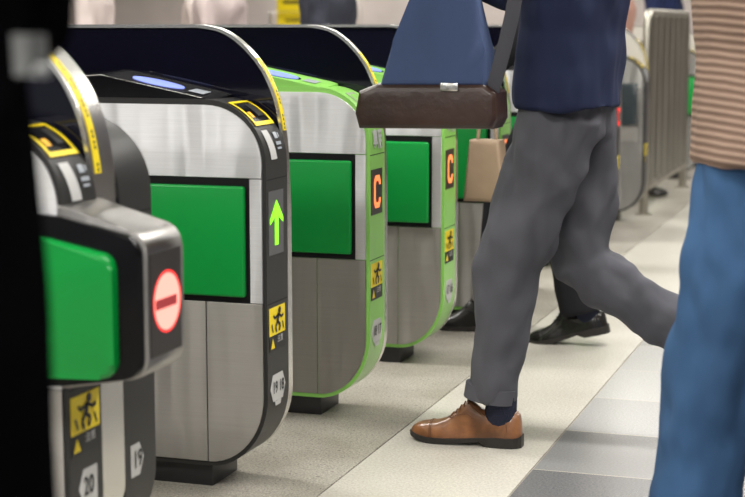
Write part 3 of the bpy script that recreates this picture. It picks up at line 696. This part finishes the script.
    for i, S in enumerate(('l', 'r')):
        an = J['an'+S]; pm, sm = (shoe_m[shoes[0]], shoe_m['sole'])
        k = shoe_L/.317; pit = shoe_pitch[i]; pa = math.radians(pit)
        # ankle sits .07 ahead of the heel and .10 above it, turned by the heel lift about the ball
        dx, dz = (.060-.235)*k, .100*k
        off = sd*(.235*k+dx*math.cos(pa)+dz*math.sin(pa))+V((0, 0, -dx*math.sin(pa)+dz*math.cos(pa)))
        heel = an-off; heel.z = max(heel.z, 0) if J.get('lift'+S) else 0.0
        kn = J['kn'+S]; he = J.get('he'+S) or an; top = lerp(an, kn, .12)
        q = heel+off-V((0, 0, .03))
        bm = bmesh.new(); tube(bm, [q-V((0,0,.03)), q+V((0, 0, .012)), q+V((0, 0, .032)), lerp(an, kn, .10)], [(.028, .050), (.031, .048), (.036, .043), (.038, .042)], 18, l); obj('sock', bm, sock_m, t)
        shoe(t, heel, sd, shoe_L, pm, sm, pit, (stitch_m if shoes[0] == 'brown' else M['ink']) if detail else None, lace_m[shoes[0]] if detail else None)
    return t
tan_leather = mat('tan_leather', (.235, .098, .038), .28, bump=.1, bscale=60, var=.45, vscale=16, coat=.3)
shoe_m = {'brown': tan_leather, 'black': mat('black_leather', (.012, .011, .011), .16, coat=.5), 'sole': mat('shoe_sole', (.02, .017, .015), .5)}
stitch_m = mat('dark_stitching', (.13, .05, .018), .6); lace_m = {'brown': mat('brown_lace', (.12, .05, .02), .7), 'black': M['ink']}
sock_m = mat('navy_sock', (.010, .014, .035), .85, bump=.5, bscale=300)

def stand(x, y, f, h=1.72, stride=.0, arm=8):
    """default joints for a person at (x, y) heading f, stride in metres between the ankles"""
    f = V(f).normalized(); l = V((0, 0, 1)).cross(f); k = h/1.72; J = {}
    o = V((x, y, 0)); U = V((0, 0, 1)); drop = stride*stride*.12
    J['hip'] = o+U*(.93*k-drop); J['chest'] = J['hip']+U*.34*k+f*.01; J['neck'] = J['hip']+U*.545*k+f*.005; J['head'] = J['neck']+U*.155*k+f*.02
    for S, s in (('l', 1), ('r', -1)):
        ph = .5*stride*s; J['an'+S] = o+f*ph+l*s*.09+U*.10
        hj = J['hip']+l*s*.085; mid = lerp(hj, J['an'+S], .52); J['kn'+S] = mid+f*(.02+.06*stride)
        J['sh'+S] = J['neck']-U*.055*k+l*s*.185*k; a = math.radians(-ph*40)
        J['el'+S] = J['sh'+S]+(f*math.sin(a)-U*math.cos(a)+l*s*.1)*.28*k
        a2 = a+math.radians(14); J['wr'+S] = J['el'+S]+(f*math.sin(a2)-U*math.cos(a2))*.25*k
    return J

# --- the walker in the navy jacket and grey trousers, brown shoes
def A(x, y, Y): return at(x, y, Y)
J = stand(-.83, 4.26, (-1, 0, 0), 1.74)
J['hip'] = A(566, 100, 4.26); J['hip'].z = .93
J['chest'] = J['hip']+V((.01, 0, .34)); J['neck'] = J['hip']+V((-.01, 0, .55)); J['head'] = J['neck']+V((-.03, 0, .155))
for S, s in (('l', -1), ('r', 1)): J['sh'+S] = J['neck']+V((.01, s*.185, -.06))
J['knl'] = A(510, 262, 4.20); J['anl'] = V((-1.020, 4.20, .100)); J['hel'] = A(490, 397, 4.20)
J['knr'] = A(582, 264, 4.36); J['anr'] = A(722, 358, 4.36); J['liftr'] = True
J['ell'] = J['shl']+V((-.10, -.05, -.20)); J['wrl'] = J['ell']+V((-.19, .03, .13)); J['hdl'] = V((-1, .1, .0)); J['pnl'] = V((0, 0, -1))
J['elr'] = J['shr']+V((-.06, .0, -.26)); J['wrr'] = J['elr']+V((-.17, -.02, .10)); J['curl'] = 55; J['hdr'] = V((-1, 0, .2)); J['pnr'] = V((0, 0, -1))
navy = cloth('navy_wool', (.018, .024, .060)); grey = cloth('grey_suiting', (.10, .10, .116), .8, .35, 10, .05)
person('person in navy jacket and grey turned-up trousers striding left in tan leather shoes', J, (-1, 0, 0), navy, grey, .915, shoes=('brown', 'brown'), voxel=.009,
       coat_w=(.20, .142), cuffs=True, skirt=1.02, leg_r=[(.095, .112), (.088, .104), (.078, .088), (.064, .078), (.060, .068)], shoe_L=.312, shoe_pitch=(0, 62), detail=True, td=.020, jd=.020)

# --- the tote bag in front of that walker
by = 3.95
t = thing('tote_bag', 'blue canvas tote bag with a dark brown leather base held before the navy jacket', 'bag', (-1.15, by, .87))
leather = mat('dark_brown_leather', (.035, .018, .014), .35, bump=.2, bscale=40, var=.3, vscale=6)
canvas = cloth('blue_canvas', (.042, .064, .135), .8, .4, 14, .12)
def P2(x, y): p = at(x, y, by); return (p.x, p.z)
def slab(name, poly, y0, y1, m, par, bev=.02, taper=0.0, zt=None):
    bm = bmesh.new(); prism(bm, poly, y0, y1, bev, 3)
    bmesh.ops.subdivide_edges(bm, edges=bm.edges[:], cuts=3, use_grid_fill=True)
    if zt:
        z0, z1 = zt
        for v in bm.verts:
            k = max(0, min(1, (v.co.z-z0)/(z1-z0))); v.co.y = by+(v.co.y-by)*(1-taper*k)
    return obj(name, bm, m, par)
bb = slab('leather_base', [P2(366, 127), P2(362, 112), P2(366, 90), P2(384, 83), P2(490, 83), P2(502, 92), P2(503, 118), P2(498, 128)], by-.07, by+.07, leather, t)
bd = slab('canvas_body', [P2(386, 86), P2(398, 40), P2(412, 0), P2(418, -18), P2(472, -18), P2(480, 0), P2(490, 50), P2(492, 86)], by-.066, by+.066, canvas, t, .018, .75, (.98, 1.23))
p = lambda x, y, yy: at(x, y, yy)
bm = bmesh.new(); tube(bm, [p(428, -10, by-.02), p(432, -40, by-.03), p(445, -62, by-.03), p(462, -40, by-.03), p(466, -10, by-.02)], [(.004, .012)]*5, 10, V((0, 1, 0))); obj('handle', bm, leather, t)
bm = bmesh.new(); tube(bm, [p(489, 100, by-.035), p(497, 75, by-.055), p(505, 45, by-.06), p(512, 15, by-.06), p(520, -30, 3.93)], [(.003, .019)]*5, 10, V((0, 1, 0))); obj('shoulder_strap', bm, cloth('strap_webbing', (.06, .06, .07)), t)
bm = bmesh.new(); a, b = P2(448, 90), P2(466, 82); bx(bm, (a[0], by-.076, a[1]), (b[0], by-.068, b[1]), .003); obj('metal_clasp', bm, M['rim'], t)

# --- person in striped jumper and jeans, right foreground
J = stand(-.28, 3.40, (-1, 0, 0), 1.70)
J['hip'] = V((-.265, 3.42, .90)); J['chest'] = J['hip']+V((-.01, 0, .33)); J['neck'] = J['hip']+V((-.01, 0, .53)); J['head'] = J['neck']+V((-.03, 0, .155))
for S, s in (('l', -1), ('r', 1)): J['sh'+S] = J['neck']+V((0, s*.18, -.06))
J['anl'] = V((-.395, 3.33, .085)); J['knl'] = V((-.342, 3.33, .50)); J['hel'] = V((-.405, 3.33, .06))
J['anr'] = V((.16, 3.52, .16)); J['knr'] = V((-.09, 3.51, .46)); J['liftr'] = True
J['ell'] = J['shl']+V((.12, -.04, -.25)); J['wrl'] = J['ell']+V((.15, 0, -.18)); J['elr'] = J['shr']+V((.06, .03, -.27)); J['wrr'] = J['elr']+V((-.02, -.02, -.24))
knit = bpy.data.materials.new('striped_knit'); knit.use_nodes = True; n = knit.node_tree; b = n.nodes['Principled BSDF']; b.inputs['Roughness'].default_value = .9
tc = n.nodes.new('ShaderNodeTexCoord'); mp = n.nodes.new('ShaderNodeMapping'); mp.inputs['Rotation'].default_value = (.05, -.12, 0); n.links.new(tc.outputs['Object'], mp.inputs[0])
wv = n.nodes.new('ShaderNodeTexWave'); wv.bands_direction = 'Z'; wv.inputs['Scale'].default_value = 20; wv.inputs['Distortion'].default_value = 1.0; wv.inputs['Detail Scale'].default_value = .6; n.links.new(mp.outputs[0], wv.inputs[0])
cr = n.nodes.new('ShaderNodeValToRGB'); e = cr.color_ramp.elements; e[0].color = (.20, .127, .093, 1); e[1].color = (.36, .25, .188, 1); e[0].position = .15; e[1].position = .8
n.links.new(wv.outputs['Fac'], cr.inputs[0]); n.links.new(cr.outputs[0], b.inputs['Base Color'])
bp = n.nodes.new('ShaderNodeBump'); bp.inputs['Distance'].default_value = .004; bp.inputs['Strength'].default_value = .6; n.links.new(wv.outputs['Fac'], bp.inputs['Height']); n.links.new(bp.outputs[0], b.inputs['Normal'])
denim = cloth('blue_denim', (.042, .098, .205), .85, .4, 9, .22)
person('person in tan striped knit jumper and blue jeans walking at the right edge', J, (-1, 0, 0), knit, denim, .852, voxel=.010, coat_w=(.215, .158), skirt=1.05,
       leg_r=[(.11, .128), (.105, .125), (.095, .108), (.095, .098), (.098, .100)], shoe_pitch=(0, 30), td=.018, jd=.010)

# --- dark clad person walking between the gates, black shoe toe down
J = stand(-1.22, 5.70, (-1, 0, 0), 1.70)
J['hip'] = V((-1.20, 5.70, .90)); J['anr'] = V((-1.44, 5.80, .10)); J['knr'] = V((-1.40, 5.80, .50))
J['anl'] = V((-1.06, 5.66, .135)); J['knl'] = V((-1.17, 5.66, .49)); J['hel'] = V((-1.08, 5.66, .115))
J['wrl'] = J['ell']+V((-.18, .02, -.16))
dk = cloth('black_suiting', (.016, .016, .020))
person('person in black trousers with shiny black shoe, mostly hidden behind the grey trousered walker', J, (-1, 0, 0), cloth('black_coat', (.014, .014, .018)), dk, .84, voxel=.012, shoe_pitch=(13, 0), detail=True, shoe_L=.30,
       leg_r=[(.09, .11), (.085, .10), (.075, .085), (.070, .080), (.068, .078)])
t = thing('handbag', 'tan handbag glimpsed between the green gate and the grey trousers', 'bag', (-1.45, 5.60, .5))
tanm = mat('tan_bag_leather', (.33, .235, .155), .6, bump=.1, bscale=30, var=.1)
bm = bmesh.new(); a = at(466, 200, 5.48); b = at(508, 140, 5.48); prism(bm, [(a.x, a.z), (b.x, a.z), (b.x-.02, b.z), (a.x+.02, b.z)], 5.43, 5.53, .015, 3); obj('bag_body', bm, tanm, t)
bm = bmesh.new(); tube(bm, [V((a.x+.04, 5.48, b.z-.01)), V((a.x+.05, 5.48, b.z+.09)), V(((a.x+b.x)/2, 5.48, b.z+.12)), V((b.x-.05, 5.48, b.z+.09)), V((b.x-.04, 5.48, b.z-.01))], [.006]*5, 8); obj('handle', bm, tanm, t)

# --- black clad person close to the camera, left edge
J = stand(-.935, 1.23, (-.35, 1, 0), 1.68)
for S in 'lr': J['el'+S] = J['sh'+S]+V((-.03 if S == 'r' else .03, .06, -.25)); J['wr'+S] = J['el'+S]+V((-.17 if S == 'r' else .13, .16, .02)); J['hd'+S] = V((-.7 if S == 'r' else .7, .7, 0)); J['pn'+S] = V((0, 0, -1))
blk = mat('black_wool', (.0025, .0025, .003), 1, bump=.2, bscale=12, spec=0)

J['hip'].x += .012
p0 = person('out of focus person in black coat standing close at the left edge', J, (-.35, 1, 0), blk, blk, .60, voxel=.011, coat_w=(.20, .150), skirt=1.0, jd=.006)
from mathutils.bvhtree import BVHTree
jk = [c for c in p0.children if c.name.startswith('jacket')][0]; o0 = V(jk['wl'])
bv = BVHTree.FromPolygons([v.co+o0 for v in jk.data.vertices], [tuple(p.vertices) for p in jk.data.polygons])
bm = bmesh.new(); gr = []; eye = V((0, 0, EYE))
for a in range(7):
    row = []
    for b in range(7):
        d = (at(11+34*b/6+3*a/6, 34+42*a/6, 1.2)-eye).normalized(); hit = bv.ray_cast(eye, d)
        row.append(bm.verts.new((hit[0] if hit[0] else eye+d*1.33)-d*.006))
    gr.append(row)
for a in range(6):
    for b in range(6): bm.faces.new((gr[a][b], gr[a][b+1], gr[a+1][b+1], gr[a+1][b]))
ex = bmesh.ops.extrude_face_region(bm, geom=bm.faces[:]); bmesh.ops.translate(bm, verts=[v for v in ex['geom'] if isinstance(v, bmesh.types.BMVert)], vec=V((-.002, .006, 0)))
pk = obj('pocket_patch', bm, mat('pale_grey_cloth', (.22, .225, .225), .8), p0); pk['label'] = 'pale grey patch'

# ------------------------------------------------------------------ people and signs beyond the gates
far = [(-4.75, 10.8, (1, 0, 0), (.60, .52, .50), (.08, .08, .09), 'person in pale rose coat between two other pale coats'),
       (-3.50, 9.9, (1, 0, 0), (.58, .52, .49), (.10, .10, .12), 'person in off-white coat directly left of the yellow sign'),
       (-4.75, 8.9, (1, .2, 0), (.55, .47, .45), (.08, .08, .09), 'person in pale pink coat passing far left behind the gates'),
       (-4.15, 9.3, (1, 0, 0), (.62, .54, .51), (.10, .10, .12), 'person in cream coat passing behind the nearest hoods'),
       (-3.72, 8.5, (1, 0, 0), (.46, .38, .37), (.05, .05, .06), 'person in dusty pink top, left of the yellow sign'),
       (-2.93, 8.1, (1, 0, 0), (.038, .040, .055), (.02, .02, .03), 'person in dark slate suit just right of the yellow sign'),
       (-2.52, 9.0, (-1, 0, 0), (.16, .16, .17), (.03, .03, .04), 'person in mid grey coat behind the blue tote bag'),
       (-1.93, 10.9, (1, -.3, 0), (.42, .24, .19), (.05, .05, .06), 'person in salmon top between navy jacket and ribbed barrier'),
       (-1.92, 13.2, (1, -.3, 0), (.018, .026, .075), (.02, .02, .03), 'person in navy top seen just above the ribbed barrier')]
for i, (x, y, f, c1, c2, lab) in enumerate(far):
    J = stand(x, y, f, 1.66+.03*(i % 3), .35)
    person(lab, J, f, cloth('coat_cloth', c1), cloth('leg_cloth', c2), .72 if i in (0, 1, 2, 3, 6) else .86, voxel=.022, jd=.02, coat_w=(.20, .14))
t = thing('sign_stand', 'yellow notice board in a metal rail stand beyond the gates', 'sign', (-4.94, 13, 0))
bm = bmesh.new(); bx(bm, (-5.14, 12.98, .55), (-4.78, 13.0, 1.75), .004); bd = obj('notice_board', bm, M['yellow'], t)
bm = bmesh.new()
for i in range(6): bx(bm, (-5.08, 12.975, 1.66-i*.07), (-4.98+.12*((i*7) % 3)/2, 12.979, 1.685-i*.07))
bx(bm, (-5.06, 12.975, 1.16), (-4.84, 12.979, 1.175)); obj('notice_lines', bm, M['ink'], bd)
bm = bmesh.new(); tube(bm, [(-5.18, 12.93, 0), (-5.18, 12.93, 1.24), (-4.74, 12.93, 1.24), (-4.74, 12.93, 0)], [.016]*4, 10); obj('rail', bm, M['rim'], t)
bm = bmesh.new(); bx(bm, (-5.2, 12.85, 0), (-4.72, 13.1, .04), .01); obj('foot', bm, M['black_matt'], t)
